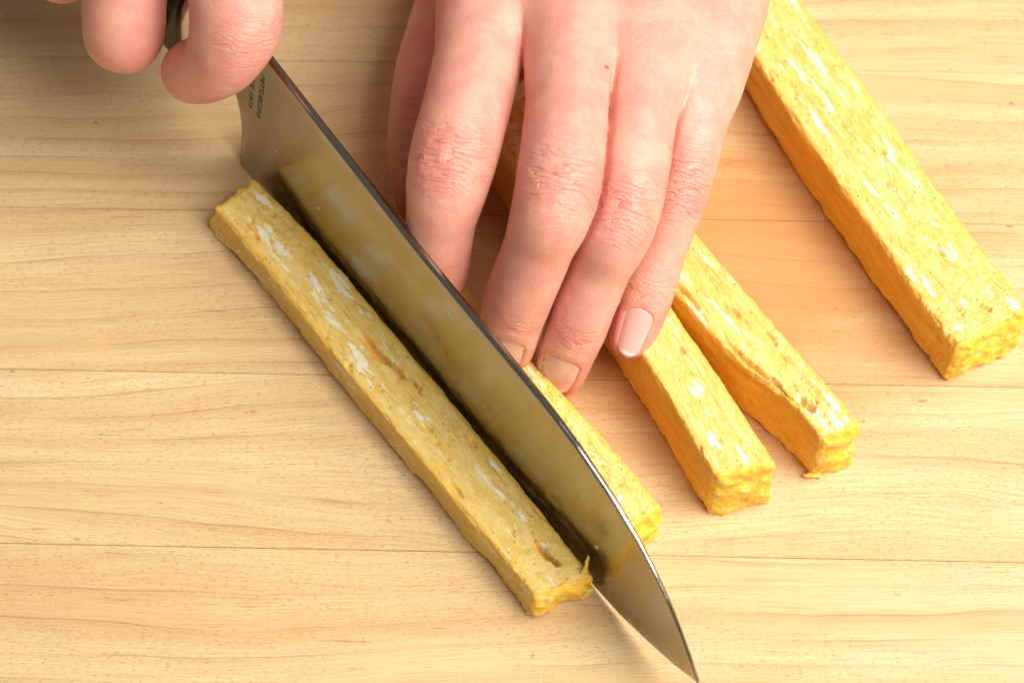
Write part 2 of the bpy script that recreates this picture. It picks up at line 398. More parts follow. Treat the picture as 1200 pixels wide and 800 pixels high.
# ------------------------------------------------------------------ cutting board
def build_board():
    root = bpy.data.objects.new('cutting_board', None)
    link(root)
    tag(root, 'pale maple cutting board of long glued planks under the egg strips', 'cutting board')
    ang = math.radians(-1.2)
    root.rotation_euler.z = ang
    W, L, T, g = 4.475, 84.0, 3.2, .012
    b = .022
    # chamfered box, planks lie along x
    hw = W / 2 - g / 2
    prof = [(-hw, -T), (-hw, -b), (-hw + b, 0), (hw - b, 0), (hw, -b), (hw, -T)]
    vs = []; fs = []
    for x in (-L / 2, L / 2):
        vs += [(x, py, pz) for py, pz in prof]
    for k in range(6):
        fs.append((k, (k + 1) % 6, 6 + (k + 1) % 6, 6 + k))
    fs += [tuple(range(5, -1, -1)), tuple(range(6, 12))]
    seam0 = 3.76 - 12.36 * math.tan(math.radians(1.2))         # a joint crosses x = 0 here
    me = None
    for k in range(-6, 8):
        yc = seam0 + (k + .5) * W
        if me is None:
            o = mesh_obj('plank', vs, fs, WOOD, root, smooth=False)
            me = o.data
        else:
            o = bpy.data.objects.new('plank', me); link(o, root)
        o.location = (0, yc * S, 0)
build_board()

# ------------------------------------------------------------------ strips of rolled omelette
def egg_strip(stations, seed, label, slits=(), rough=1.0, sidecut=0.0):
    st = np.array(stations)                                   # (6, 4, 3)
    ctr = st.mean(axis=1)
    length = np.linalg.norm(np.diff(ctr, axis=0), axis=1).sum()
    nu = int(length / .042)
    corners = catmull(st.reshape(len(st), 12), nu).reshape(nu, 4, 3)
    # rounded square outline, a across (left -1 .. right 1), b up (-1 .. 1)
    nv = 188
    th = np.linspace(0, 2 * np.pi, nv, endpoint=False) + np.pi / 4
    c_, s_ = np.cos(th), np.sin(th)
    pw = 18.0
    rr = 1.0 / (np.abs(c_) ** pw + np.abs(s_) ** pw) ** (1 / pw)
    sq = np.stack([c_ * rr, s_ * rr], 1)
    # even spacing along that outline
    d = np.concatenate([[0], np.cumsum(np.linalg.norm(np.diff(np.vstack([sq, sq[:1]]), axis=0), axis=1))])
    q = np.linspace(0, d[-1], nv, endpoint=False)
    sq = np.stack([np.interp(q, d, np.append(sq[:, k], sq[0, k])) for k in (0, 1)], 1)
    def bil(C, ab):
        a = (ab[:, 0:1] + 1) / 2; b = (ab[:, 1:2] + 1) / 2
        return (C[0] * (1 - a) + C[3] * a) * (1 - b) + (C[1] * (1 - a) + C[2] * a) * b
    rings = []; loc = []; kind = []
    ncap = 22
    dir0 = unit(ctr[0] - ctr[1]); dir1 = unit(ctr[-1] - ctr[-2])
    def ring(C, ab, shift, s, e):
        p = bil(C, ab) + shift
        rings.append(p)
        w_ = np.linalg.norm(C[2] - C[1]) / 2; h_ = C[1][2] / 2
        loc.append(np.stack([np.full(nv, s), ab[:, 0] * w_, ab[:, 1] * h_], 1))
        kind.append(np.stack([ab[:, 0], ab[:, 1], np.full(nv, e)], 1))
    bul = .10
    for k in range(ncap, 0, -1):
        f = 1 - k / (ncap + .3)
        ring(corners[0], sq * (f * .97), dir0 * bul * (1 - f ** 6), -.2 + .2 * f, 1.0)
    for i in range(nu):
        t = min(i, nu - 1 - i) * .042
        inset = 1 - .05 * max(0, 1 - t / .12) ** 2
        ring(corners[i], sq * inset, 0, i * length / nu, float(np.exp(-(t / .10) ** 2)) * .9)
    for k in range(1, ncap + 1):
        f = 1 - k / (ncap + .3)
        ring(corners[-1], sq * (f * .97), dir1 * bul * (1 - f ** 6), length + .2 - .2 * f, 1.0)
    V = np.concatenate(rings); LOC = np.concatenate(loc); K = np.concatenate(kind)
    nr_ = len(rings)
    idx = np.arange(nr_ * nv).reshape(nr_, nv)
    A = idx[:-1]; B = idx[1:]
    F = np.stack([A, np.roll(A, -1, 1), np.roll(B, -1, 1), B], 2).reshape(-1, 4)
    # normals by finite differences on the grid
    def normals(V):
        G = V.reshape(nr_, nv, 3)
        du = np.gradient(G, axis=0); dv = (np.roll(G, -1, 1) - np.roll(G, 1, 1)) / 2
        return unit(np.cross(du, dv)).reshape(-1, 3)
    N = normals(V)
    if np.mean(np.einsum('ij,ij->i', N, V - np.repeat(np.array([r.mean(0) for r in rings]), nv, 0))) < 0:
        N = -N; F = F[:, ::-1]
    a, b, e = K.T
    LOC2 = LOC + np.array([seed * 23.7, seed * 7.1, seed * 3.3])
    top = sstep(.80, .95, b) * (1 - e)
    bot = sstep(.55, .95, -b)
    side = (1 - top) * (1 - e)
    s = LOC2
    disp = .022 * rough * fbm(V * .9 + seed * 9, 2) * (1 - .6 * top)                  # gentle unevenness
    disp += top * .006 * fbm(s * [6, 9, 9], 3)
    layers = gnoise(s * [.35, 3.5, 3.5]) + .5 * gnoise(s * [1.1, 9, 9])
    disp += .010 * rough * layers * (1 - .8 * top)
    edge_n = fbm(s * [3.4, 2, 2] + 5, 3)
    corner = sstep(.90, 1.0, np.abs(a)) * sstep(.86, .98, np.abs(b))
    disp += corner * .05 * rough * (edge_n - .25)
    # crumbled lower edge and loose flakes of layer along the sides
    disp += bot * side * .05 * rough * (fbm(s * [1.6, 1.2, 3] + 3, 3) + .1)
    flake = sstep(.10, .22, gnoise(s * [.55, 1, 3.2] + 40) + .3 * gnoise(s * [3, 3, 6]))
    disp += side * (1 - bot) * .014 * rough * flake
    disp += side * .010 * rough * fbm(s * [4, 5, 5] + 8, 3)
    # torn, folded ends
    fold = fbm(V * [1.25, 1.25, 1.6] + seed * 4, 3)
    ridged = 1 - np.abs(gnoise(V * [3.2, 3.2, 1.5] + 31 + seed)) * 2
    disp += e * (.10 * fold + .03 * ridged - .02) * min(1.2, rough)
    # little pores in the cut face
    pn = gnoise(s * [4.2, 8.5, 8.5] + 11) + .35 * gnoise(s * [9, 17, 17])
    pm = sstep(.05, .35, gnoise(s * [.9, 1.3, 1.3] + 71))
    pit = sstep(.60, .85, pn) * pm * top
    tear = gnoise(s * [1.5, 6.0, 6.0] + 23) + .45 * gnoise(s * [5, 11, 11] + 2)
    tear = sstep(.55, .75, tear) * sstep(-.05, .25, gnoise(s * [.7, 1.0, 1.0] + 51)) * top
    crumb = np.abs(gnoise(s * [7, 10, 10] + 3)) * top
    disp -= tear * .055 + crumb * .008
    pit = np.maximum(pit, tear * .7)
    disp -= pit * .075
    gap = np.zeros(len(V))
    for (ss, aa, ln, wd, dp) in slits:                                                 # open layers
        x = (LOC[:, 0] - ss) / ln
        yy = (LOC[:, 1] - aa - .05 * np.sin(x * 2.2) - .09 * gnoise(LOC2 * [2, .01, .01] + ss) - .04 * gnoise(LOC2 * [6, .01, .01] + ss)) / (wd * np.maximum(.25, 1 + .9 * gnoise(LOC2 * [2.3, .01, .01] + 9)))
        g_ = np.exp(-np.abs(x) ** 4) * np.exp(-np.abs(yy) ** 3) * top
        gap = np.maximum(gap, g_); disp -= g_ * dp
    disp = np.where((N[:, 2] < -.5) & (e < .5), np.minimum(disp, 0), disp)
    V = V + N * disp[:, None]
    V[:, 2] = np.maximum(V[:, 2], .012)
    o = mesh_obj('omelette_strip', V, F, EGG, origin=(ctr[0] * [1, 1, 0]))
    attr(o, 'loc', LOC2)
    attr(o, 'cut', np.maximum(top, sidecut * side))
    attr(o, 'end', np.clip(e, 0, 1) * (1 - .5 * sstep(.8, 1, b)))
    wid = np.abs(LOC[:, 1]) / np.maximum(np.abs(a), .05)
    inn = wid - np.abs(LOC[:, 1])                                                     # distance from the strip's long edges
    rn = .05 * gnoise(s * [.8, .01, .01] + 3) + .03 * gnoise(s * [3, .01, .01])
    attr(o, 'rind', top * sstep(.16, .06, inn + rn))
    sl = .42 * np.sign(np.sin(seed * 2.3)) * wid + .10 * gnoise(s * [.5, .01, .01] + 60) + .03 * gnoise(s * [2.5, .01, .01])
    seam = np.exp(-((LOC[:, 1] - sl) / .028) ** 2) * sstep(-.1, .25, gnoise(s * [.45, .01, .01] + 90)) * top
    attr(o, 'seam', seam)
    attr(o, 'pit', np.clip(np.maximum(pit * .8, gap), 0, 1))
    tag(o, label, 'omelette strip', 'strips of rolled omelette on the board')
    return o

s1 = egg_strip(STICKS[0], 1, 'rough thin omelette strip lying freely in front of the knife blade',
          [(5.2, .15, .55, .07, .3), (5.9, .28, .35, .05, .2), (10.9, .15, .6, .07, .35), (3.6, 0.0, .12, .06, .15), (7.2, -.12, .10, .05, .12), (8.9, .3, .25, .04, .12)], 1.25, .75)
egg_strip(STICKS[1], 2, 'omelette strip pressed against the far side of the knife blade by curled fingers')
s3 = egg_strip(STICKS[2], 3, 'omelette strip under the little fingertip, its torn yellow end facing out',
          [(6.5, .1, .18, .05, .1)])
s4 = egg_strip(STICKS[3], 4, 'omelette strip beside the little finger with a split layered edge along it',
          [(4.3, -.62, .7, .06, .16), (7.0, -.46, 1.3, .05, .2), (8.7, -.22, .35, .08, .25), (5.4, .05, .22, .06, .12)], 1.15)
egg_strip(STICKS[4], 5, 'widest omelette strip, lying alone away from the fingers and the knife',
          [(11.0, .15, .35, .06, .14), (5.0, -.1, .3, .03, .06)], 1.6)

def flake(strip, p0, p1, width, seed):
    """a torn shred of egg standing off a strip"""
    p0, p1 = np.array(p0), np.array(p1); ax = unit(p1 - p0); L = np.linalg.norm(p1 - p0)
    sd = unit(np.cross(ax, [.3, -.6, .7])); nn = np.cross(sd, ax)
    rs = np.random.RandomState(seed); vs = []; n, k = 9, 8
    for i in range(n):
        f = i / (n - 1)
        w_ = width * (1 - .75 * f) * (1 + .3 * rs.uniform(-1, 1)); c = p0 + ax * L * f + nn * .12 * L * math.sin(f * 3) + sd * .1 * L * rs.uniform(-1, 1) * f
        for j in range(k):
            an = 2 * math.pi * j / k
            vs.append(c + sd * w_ * math.cos(an) + nn * .022 * math.sin(an))
    fs = [(i * k + j, i * k + (j + 1) % k, (i + 1) * k + (j + 1) % k, (i + 1) * k + j) for i in range(n - 1) for j in range(k)]
    fs += [tuple(range(k))[::-1], tuple((n - 1) * k + j for j in range(k))]
    org = np.array(strip.location) / S
    o = mesh_obj('flake', np.array(vs) - org, fs, EGG, strip)
    attr(o, 'loc', np.array(vs) + seed); attr(o, 'cut', np.full(len(vs), .5)); attr(o, 'end', np.full(len(vs), .3))
    for a_ in ('pit', 'rind', 'seam'):
        attr(o, a_, np.zeros(len(vs)))
flake(s1, (1.55, -6.45, .92), (1.66, -6.16, 1.34), .10, 3)
flake(s1, (1.50, -6.62, .6), (1.78, -6.72, .7), .09, 5)
flake(s4, (7.0, -3.5, .10), (6.62, -3.62, .16), .12, 8)

# ------------------------------------------------------------------ kitchen knife
BO, BE, BU, BN = map(np.array, (BLADE_O, BLADE_E, BLADE_U, BLADE_N))
def bpt(s, t, w):
    """point at s along the edge, t up the blade, w towards its right side (cm)"""
    s, t, w = np.broadcast_arrays(np.asarray(s, float), t, w)
    return BO + s[..., None] * BE + t[..., None] * BU + w[..., None] * BN

def build_knife():
    root = bpy.data.objects.new('kitchen_knife', None)
    org = bpt(8.0, 0.0, 0.0); org[2] = 0
    root.location = org * S
    link(root)
    tag(root, 'long steel kitchen knife with dark handle slicing between two omelette strips', 'knife')
    def mk(name, v, f, mat, parent=root, smooth=True):
        return mesh_obj(name, np.asarray(v) - org, f, mat, parent, smooth)
    TIP = 17.516
    sp_s = [-1.2, -.5, 1.2, 4, 6.9, 9.1, 10.9, 12.0, 12.8, 14.0, 14.95, 15.62, 16.2, 16.7, 17.15, TIP]
    sp_t = [5.46, 5.42, 5.32, 5.00, 4.68, 4.56, 4.50, 4.40, 4.25, 3.90, 3.48, 3.03, 2.56, 2.04, 1.50, .98]
    ed_s = [-1.2, 14.0, 14.9, 15.9, 16.73, TIP]
    ed_t = [0, 0, .07, .31, .57, .954]
    he_t = [0, .55, 1.0, 1.56, 2.05, 2.5, 2.8, 3.05, 3.2, 5.5]
    he_s = [0, .03, .09, .12, .08, -.04, -.22, -.55, -1.0, -1.2]
    tau = np.concatenate([np.linspace(0, .12, 6), np.linspace(.15, .93, 24), [.955, .975, .99]])
    sg = 1 - (1 - np.linspace(0, 1, 150)) ** 1.25
    L = []; R = []; LL = []
    for g in sg:
        # first estimate with the straight heel, then with its curve
        t = tau * 5.4
        s = np.interp(t, he_t, he_s) * (1 - g) + TIP * g
        for _ in range(3):
            lo, hi = np.interp(s, ed_s, ed_t), np.interp(s, sp_s, sp_t)
            t = lo + (hi - lo) * tau
            s = np.interp(t, he_t, he_s) * (1 - g) + TIP * g
        th = np.where(tau < .03, tau / .03 * .018, .018 + (tau - .03) / .97 * .085)
        th = th * np.where(tau > .95, np.sqrt(np.clip(1 - ((tau - .95) / .05) ** 2 * .55, 0, 1)), 1) * (1 - .55 * max(0, (g - .6) / .4))
        L.append(bpt(s, t, -th)); R.append(bpt(s, t, th)); LL.append(np.stack([s, t, 0 * s], 1))
    ns, ntu = len(sg), len(tau)
    prof = np.concatenate([np.array(L), np.array(R)[:, ::-1]], 1)
    locs = np.concatenate([np.array(LL), np.array(LL)[:, ::-1] + [0, 0, 5]], 1)
    m_ = 2 * ntu
    idx = np.arange(ns * m_).reshape(ns, m_)
    A, B = idx[:-1], idx[1:]
    F = np.stack([A, B, np.roll(B, -1, 1), np.roll(A, -1, 1)], 2).reshape(-1, 4).tolist()
    F += [(idx[0][k], idx[0][k + 1], idx[0][m_ - 2 - k], idx[0][m_ - 1 - k]) for k in range(ntu - 1)]
    o = mk('blade', prof.reshape(-1, 3), F, STEEL)
    attr(o, 'loc', locs.reshape(-1, 3))
    # bolster and handle: rounded sections along the tang
    def sections(name, secs, mat, parent=root):
        n = 40
        ph = np.linspace(0, 2 * np.pi, n, endpoint=False)
        vs = []; ls = []
        for s, t0, t1, hw, pw in secs:
            cx, sx = np.cos(ph), np.sin(ph)
            r = 1 / (np.abs(cx) ** pw + np.abs(sx) ** pw) ** (1 / pw)
            tt = (t0 + t1) / 2 + sx * r * (t1 - t0) / 2
            ww = cx * r * hw
            vs.append(bpt(np.full(n, s), tt, ww)); ls.append(np.stack([np.full(n, s), tt, ww], 1))
        k = len(secs)
        ix = np.arange(k * n).reshape(k, n)
        F = np.stack([ix[:-1], np.roll(ix[:-1], -1, 1), np.roll(ix[1:], -1, 1), ix[1:]], 2).reshape(-1, 4).tolist()
        F += [ix[0].tolist()[::-1], ix[-1].tolist()]
        o = mk(name, np.concatenate(vs), F, mat, parent)
        attr(o, 'loc', np.concatenate(ls))
        return o
    sections('bolster', [(-.75, 3.3, 5.38, .10, 4), (-1.0, 3.1, 5.36, .28, 3), (-1.25, 2.85, 5.34, .62, 3), (-1.5, 2.55, 5.32, .80, 3)], RIVET)
    hd = sections('handle', [(-1.5, 2.5, 5.35, .84, 3), (-2.0, 2.45, 5.36, .88, 3), (-4, 2.35, 5.32, .95, 3), (-7, 2.4, 5.25, 1.0, 3),
                             (-10, 2.2, 5.2, 1.0, 3), (-12, 1.9, 5.1, .98, 3), (-13, 1.8, 4.95, .92, 2.6), (-13.35, 2.1, 4.7, .7, 2.4)], HANDLE)
    for s in (-4.2, -7.4, -10.6):
        n = 20; ph = np.linspace(0, 2 * np.pi, n, endpoint=False)
        for side in (-1, 1):
            hw = np.interp(-s, [2.4, 4, 7, 10], [.88, .95, 1.0, 1.0])
            a = bpt(s + .3 * np.cos(ph), 3.8 + .3 * np.sin(ph), np.full(n, side * (hw - .05)))
            c = bpt(s + .27 * np.cos(ph), 3.8 + .27 * np.sin(ph), np.full(n, side * (hw + .015)))
            mk('rivet', np.concatenate([a, c]), [(k, (k + 1) % n, n + (k + 1) % n, n + k) for k in range(n)] + [tuple(range(n, 2 * n))], RIVET, hd, False)
    # specks of egg stuck to the blade
    for q, (s_, t_, r_) in enumerate([(1.6, 2.3, .035), (2.6, 2.9, .028), (3.3, 2.0, .04), (5.1, 2.2, .03), (7.4, 2.6, .03), (9.8, 1.9, .035), (12.6, 2.2, .03), (13.9, 1.6, .04)]):
        rs = np.random.RandomState(q); vs = []; n1, n2 = 5, 8
        for i in range(n1 + 1):
            for j in range(n2):
                a1, a2 = math.pi * i / n1, 2 * math.pi * j / n2
                rr = r_ * rs.uniform(.7, 1.3)
                vs.append(bpt(s_ + 1.5 * rr * math.sin(a1) * math.cos(a2), t_ + rr * math.sin(a1) * math.sin(a2), -.02 - .085 * t_ / 5 - .5 * rr * math.cos(a1)))
        fs = [(i * n2 + j, i * n2 + (j + 1) % n2, (i + 1) * n2 + (j + 1) % n2, (i + 1) * n2 + j) for i in range(n1) for j in range(n2)]
        eg = mk('egg_speck', np.array(vs), fs, EGG, o)
        attr(eg, 'loc', np.array(vs)); attr(eg, 'cut', np.ones(len(vs)))
    # lettering etched near the heel
    def etch(text, s0, t0, s1, t1, size):
        cu = bpy.data.curves.new('lettering', 'FONT')
        cu.body = text; cu.size = 1.0; cu.extrude = 0
        tmp = bpy.data.objects.new('lettering', cu)
        sc.collection.objects.link(tmp)
        dg = bpy.context.evaluated_depsgraph_get(); dg.update()
        me = bpy.data.meshes.new_from_object(tmp.evaluated_get(dg))
        bpy.data.objects.remove(tmp)
        co = np.array([v.co[:] for v in me.vertices]); w = co[:, 0].max()
        dvec = np.array([s1 - s0, t1 - t0]); ln = np.linalg.norm(dvec); dvec /= ln
        uvec = np.array([-dvec[1], dvec[0]])
        s = s0 + co[:, 0] / w * ln * dvec[0] + co[:, 1] * size * uvec[0]
        t = t0 + co[:, 0] / w * ln * dvec[1] + co[:, 1] * size * uvec[1]
        frac = t / 5.3
        v = bpt(s, t, -(.018 + np.clip(frac, 0, 1) * .085) - .004)
        mk('lettering', v, [list(p.vertices) for p in me.polygons], ETCH, o, False)
    etch('MITSUBOSHI', .98, 4.56, .76, 2.80, .24)
    etch('SINCE 1873', .63, 4.54, .43, 2.80, .20)
    etch('A', .17, 3.46, .16, 3.30, .20)
    return root
build_knife()

# ------------------------------------------------------------------ hands
class Grid:
    """distance field sampled on a grid, united from round cones, meshed with surface nets"""
    def __init__(self, lo, hi, h):
        self.lo = np.array(lo, np.float32); self.h = h
        self.n = np.ceil((np.array(hi) - lo) / h).astype(int)
        self.ax = [self.lo[k] + np.arange(self.n[k], dtype=np.float32) * h for k in range(3)]
    def new(self):
        return np.full(self.n, 9.0, np.float32)
    def cone(self, D, a, b, ra, rb, k=0.0, m=1.3, flat=None):
        a = np.asarray(a, np.float32)[:3]; b = np.asarray(b, np.float32)[:3]
        R = max(ra, rb) + m
        i0 = np.clip(((np.minimum(a, b) - R - self.lo) / self.h).astype(int), 0, self.n)
        i1 = np.clip(((np.maximum(a, b) + R - self.lo) / self.h).astype(int) + 1, 0, self.n)
        if np.any(i1 <= i0):
            return
        sl = tuple(slice(i0[q], i1[q]) for q in range(3))
        X = self.ax[0][sl[0]][:, None, None]; Y = self.ax[1][sl[1]][None, :, None]; Z = self.ax[2][sl[2]][None, None, :]
        ba = b - a; bb = float(ba @ ba) + 1e-9
        h = np.clip(((X - a[0]) * ba[0] + (Y - a[1]) * ba[1] + (Z - a[2]) * ba[2]) / bb, 0, 1)
        fz = 1.0 if flat is None else flat
        d = np.sqrt((X - a[0] - h * ba[0]) ** 2 + (Y - a[1] - h * ba[1]) ** 2 + ((Z - a[2] - h * ba[2]) * fz) ** 2) - (ra + (rb - ra) * h)
        D[sl] = smin(D[sl], d, k)
    def mesh(self, D):
        s = D < 0
        n = self.n
        c = np.zeros(n - 1, np.int16)
        for dx in (0, 1):
            for dy in (0, 1):
                for dz in (0, 1):
                    c += s[dx:n[0] - 1 + dx, dy:n[1] - 1 + dy, dz:n[2] - 1 + dz]
        act = (c > 0) & (c < 8)
        I = np.argwhere(act)
        ids = np.full(n - 1, -1, np.int32); ids[act] = np.arange(len(I))
        acc = np.zeros((len(I), 3)); cnt = np.zeros(len(I))
        cor = [(dx, dy, dz) for dx in (0, 1) for dy in (0, 1) for dz in (0, 1)]
        for p in cor:
            for ax_ in range(3):
                if p[ax_]:
                    continue
                q = list(p); q[ax_] = 1
                va = D[I[:, 0] + p[0], I[:, 1] + p[1], I[:, 2] + p[2]]; vb = D[I[:, 0] + q[0], I[:, 1] + q[1], I[:, 2] + q[2]]
                x = (va < 0) != (vb < 0)
                t = np.where(x, va / np.where(x, va - vb, 1), 0)
                pos = np.tile(np.array(p, float), (len(I), 1)); pos[:, ax_] += t
                acc[x] += pos[x]; cnt[x] += 1
        V = self.lo + (I + acc / cnt[:, None]) * self.h
        F = []
        for ax_ in range(3):
            u, v = (ax_ + 1) % 3, (ax_ + 2) % 3
            sa = [slice(None)] * 3; sb = [slice(None)] * 3
            sa[ax_] = slice(0, -1); sb[ax_] = slice(1, None)
            cr = s[tuple(sa)] != s[tuple(sb)]
            E = np.argwhere(cr)
            ok = (E[:, u] > 0) & (E[:, v] > 0) & (E[:, u] < n[u] - 1) & (E[:, v] < n[v] - 1)
            E = E[ok]
            flip = s[tuple(sa)][tuple(E.T)]
            def cell(du, dv):
                Q = E.copy(); Q[:, u] -= du; Q[:, v] -= dv
                return ids[tuple(Q.T)]
            q = np.stack([cell(1, 1), cell(0, 1), cell(0, 0), cell(1, 0)], 1)
            q[~flip] = q[~flip][:, ::-1]
            F.append(q)
        F = np.concatenate(F)
        return V, F[(F >= 0).all(1)]

def smin(a, b, k):
    if k <= 0:
        return np.minimum(a, b)
    h = np.maximum(k - np.abs(a - b), 0) / k
    return np.minimum(a, b) - h * h * k * .25

def smooth_mesh(V, F, it):
    E = np.concatenate([F[:, [0, 1]], F[:, [1, 2]], F[:, [2, 3]], F[:, [3, 0]]])
    n = len(V)
    deg = np.bincount(E[:, 0], minlength=n) + np.bincount(E[:, 1], minlength=n)
    for k in range(it):
        A = np.stack([np.bincount(E[:, 0], V[E[:, 1], c], n) + np.bincount(E[:, 1], V[E[:, 0], c], n) for c in range(3)], 1) / deg[:, None]
        lam = .5 if k % 2 == 0 else -.52
        V = V + lam * (A - V)
    return V

def neighbour_mean(V, F):
    E = np.concatenate([F[:, [0, 1]], F[:, [1, 2]], F[:, [2, 3]], F[:, [3, 0]]])
    n = len(V)
    deg = np.bincount(E[:, 0], minlength=n) + np.bincount(E[:, 1], minlength=n)
    return np.stack([np.bincount(E[:, 0], V[E[:, 1], c], n) + np.bincount(E[:, 1], V[E[:, 0], c], n) for c in range(3)], 1) / deg[:, None]

def vnormals(V, F):
    n = np.cross(V[F[:, 2]] - V[F[:, 0]], V[F[:, 3]] - V[F[:, 1]])
    return unit(np.stack([sum(np.bincount(F[:, k], n[:, c], len(V)) for k in range(4)) for c in range(3)], 1))

def build_hand(fingers, palm, webs, nails, joints, label, mat, h=.05, kf=.55):
    ch = {k: catmull(v, 8 * (len(v) - 1) + 1) for k, v in fingers.items()}
    allp = np.concatenate([np.array(v) for v in fingers.values()] + [np.array([p[0], p[1]]) for p in palm])
    lo = (allp[:, :3] - allp[:, 3:4]).min(0) - .4; hi = (allp[:, :3] + allp[:, 3:4]).max(0) + .4
    G = Grid(lo, hi, h)
    P_ = G.new()
    for a, b, k, fz in palm:
        G.cone(P_, a, b, a[3], b[3], k, 1.6, fz)
    for a, b in webs:
        G.cone(P_, a, b, a[3], b[3], .5)
    D = P_.copy(); fields = {}
    for k, c in ch.items():
        f = G.new()
        for i in range(len(c) - 1):
            G.cone(f, c[i], c[i + 1], c[i][3], c[i + 1][3], .06, .9)
        D = smin(D, smin(P_, f, kf), .05); fields[k] = f
    # the skin folds in where two fingers press together
    order = ['index', 'middle', 'ring', 'pinky']
    for i_, j_ in zip(order[:-1], order[1:]):
        fi, fj = fields[i_], fields[j_]
        D += .17 * np.exp(-((fi - fj) / .075) ** 2) * np.exp(-(np.minimum(fi, fj) / .35) ** 2) * sstep(.0, .25, P_).astype(np.float32)
    V, F = G.mesh(D)
    V = smooth_mesh(V, F, 12)
    for _ in range(5):                      # even out the creases where fingers touch
        N = vnormals(V, F)
        A = neighbour_mean(V, F)
        w_ = sstep(.004, .012, np.einsum('ij,ij->i', A - V, N))
        V = V + (.6 * w_)[:, None] * (A - V)
    N = vnormals(V, F)
    kn = np.zeros((len(V), 3)); km = np.zeros(len(V)); fl = np.zeros(len(V))
    for q, (fn, i, amp, la, lb) in enumerate(joints):
        c = np.array(fingers[fn])
        t = unit(c[i + 1, :3] - c[i - 1, :3])
        nrm = c[i, :3] - (c[i - 1, :3] + c[i + 1, :3]) / 2
        nrm = nrm - (nrm @ t) * t
        nrm = unit(nrm) if np.linalg.norm(nrm) > .03 else unit(np.array([0, -.4, 1]) - t * (np.array([0, -.4, 1]) @ t))
        l = np.cross(t, nrm)
        p0 = c[i, :3] + nrm * c[i, 3]
        d = V - p0
        a, b, e = d @ t, d @ l, d @ nrm
        r = c[i, 3]
        mk = np.exp(-(a / la) ** 2 - (b / (r * lb)) ** 4) * sstep(-1.1 * r, -.3 * r, e) * (np.linalg.norm(d, axis=1) < 2.0)
        mk = mk * amp
        better = mk > km
        ang = a - np.tanh(a * 4) * .28 * b ** 2
        kn[better] = np.stack([ang, b, np.full(len(V), q * 7.7)], 1)[better]
        km = np.maximum(km, mk)
        fl = np.maximum(fl, mk * .5)
    # rosy fingertips
    for fn, pts in fingers.items():
        tip = np.array(pts[-1][:3])
        fl = np.maximum(fl, .75 * np.exp(-(np.linalg.norm(V - tip, axis=1) / 1.1) ** 2))
    # swelling over the joints and slight hollows between
    V = V + N * (.02 * km * (gnoise(V * 4) + .4))[:, None]
    V = V + N * (.012 * gnoise(V * 1.6))[:, None]
    plates = []
    for fn, width, s0, s1, roll in nails:
        c = ch[fn]; n_ = len(c)
        dip, tip = np.array(fingers[fn][-3]), np.array(fingers[fn][-1])
        pip = np.array(fingers[fn][3])
        t = unit(tip[:3] - dip[:3])
        nrm = np.array([-.12, -.6, .78])
        nrm = unit(nrm - (nrm @ t) * t)
        l = np.cross(t, nrm)
        nrm, l = nrm * math.cos(roll) + l * math.sin(roll), l * math.cos(roll) - nrm * math.sin(roll)
        L = np.linalg.norm(tip[:3] - dip[:3])
        rr = np.interp(s0, [0, 1], [dip[3], tip[3]])
        base = dip[:3]
        # skin: sink a bed for the nail and raise the fold round it
        d = V - base
        x = (d @ t) / L; ph = np.arctan2(d @ l, d @ nrm)
        rad = np.hypot(d @ l, d @ nrm)
        xn = (x - s0) / (s1 - s0); pn = ph / width
        out = np.maximum(np.abs(pn) , np.where(xn < .5, np.hypot(pn * .9, np.clip(.42 - xn, 0, 9) / .42) , 0))
        near = (rad < 1.1) & (rad > .2) & (xn > -.4) & (xn < 1.5)
        inside = near * sstep(.88, .70, out) * sstep(.03, .16, xn)
        rim = near * np.exp(-((out - 1.12) / .12) ** 2) * sstep(1.1, .8, xn)
        V = V + N * (-.10 * inside + .018 * rim)[:, None]
        def surf(xx, phi):
            """distance of the skin from the finger axis"""
            q = base + t * L * xx; w_ = nrm * math.cos(phi) + l * math.sin(phi)
            rs = np.linspace(.05, 1.3, 126)
            pts = ((q + rs[:, None] * w_ - G.lo) / G.h).round().astype(int)
            pts = np.clip(pts, 0, G.n - 1)
            dv = D[tuple(pts.T)]
            k = np.argmax(dv > 0)
            return min(rs[k] - dv[k], .8)
        U = np.linspace(-1, 1, 17); Wv = np.linspace(0, 1, 19)
        xs_ = np.linspace(s0, .98, 8)
        prof_r = np.polyfit(xs_, [np.mean([surf(x_, p_) for p_ in (-.5, -.25, 0, .25, .5)]) for x_ in xs_], 1)
        prof_r[0] = max(prof_r[0], -.22)
        r0 = np.mean([surf(s0, p_) for p_ in (-.3, 0, .3)])
        top = []; tv = []
        for wv in Wv:
            for u in U:
                e0 = .34 * (1 - math.sqrt(max(0, 1 - u * u))) ** .85      # round base
                e1 = 1 - .14 * u * u
                f_ = e0 + (e1 - e0) * wv
                xx = s0 + (s1 - s0) * f_
                phi = u * width * .93
                r_ = r0 + prof_r[0] * (xx - s0) + .004 - .05 * u * u + .015 * math.sin(min(1, f_) * math.pi) - .03 * max(0, .12 - f_) / .12
                if xx < .97:
                    r_ = max(r_, surf(xx, phi) - .028)
                top.append(base + t * L * xx + (nrm * math.cos(phi) + l * math.sin(phi)) * r_); tv.append(f_)
        top = np.array(top); nu_, nw = len(U), len(Wv)
        plates.append((top, tv, nrm, nu_, nw))
    root = np.array(palm[-1][0][:3])
    o = mesh_obj('hand', V, F, mat)
    attr(o, 'knuckle', kn); attr(o, 'kmask', np.clip(km, 0, 1)); attr(o, 'flush', np.clip(fl, 0, 1))
    tag(o, label, 'hand')
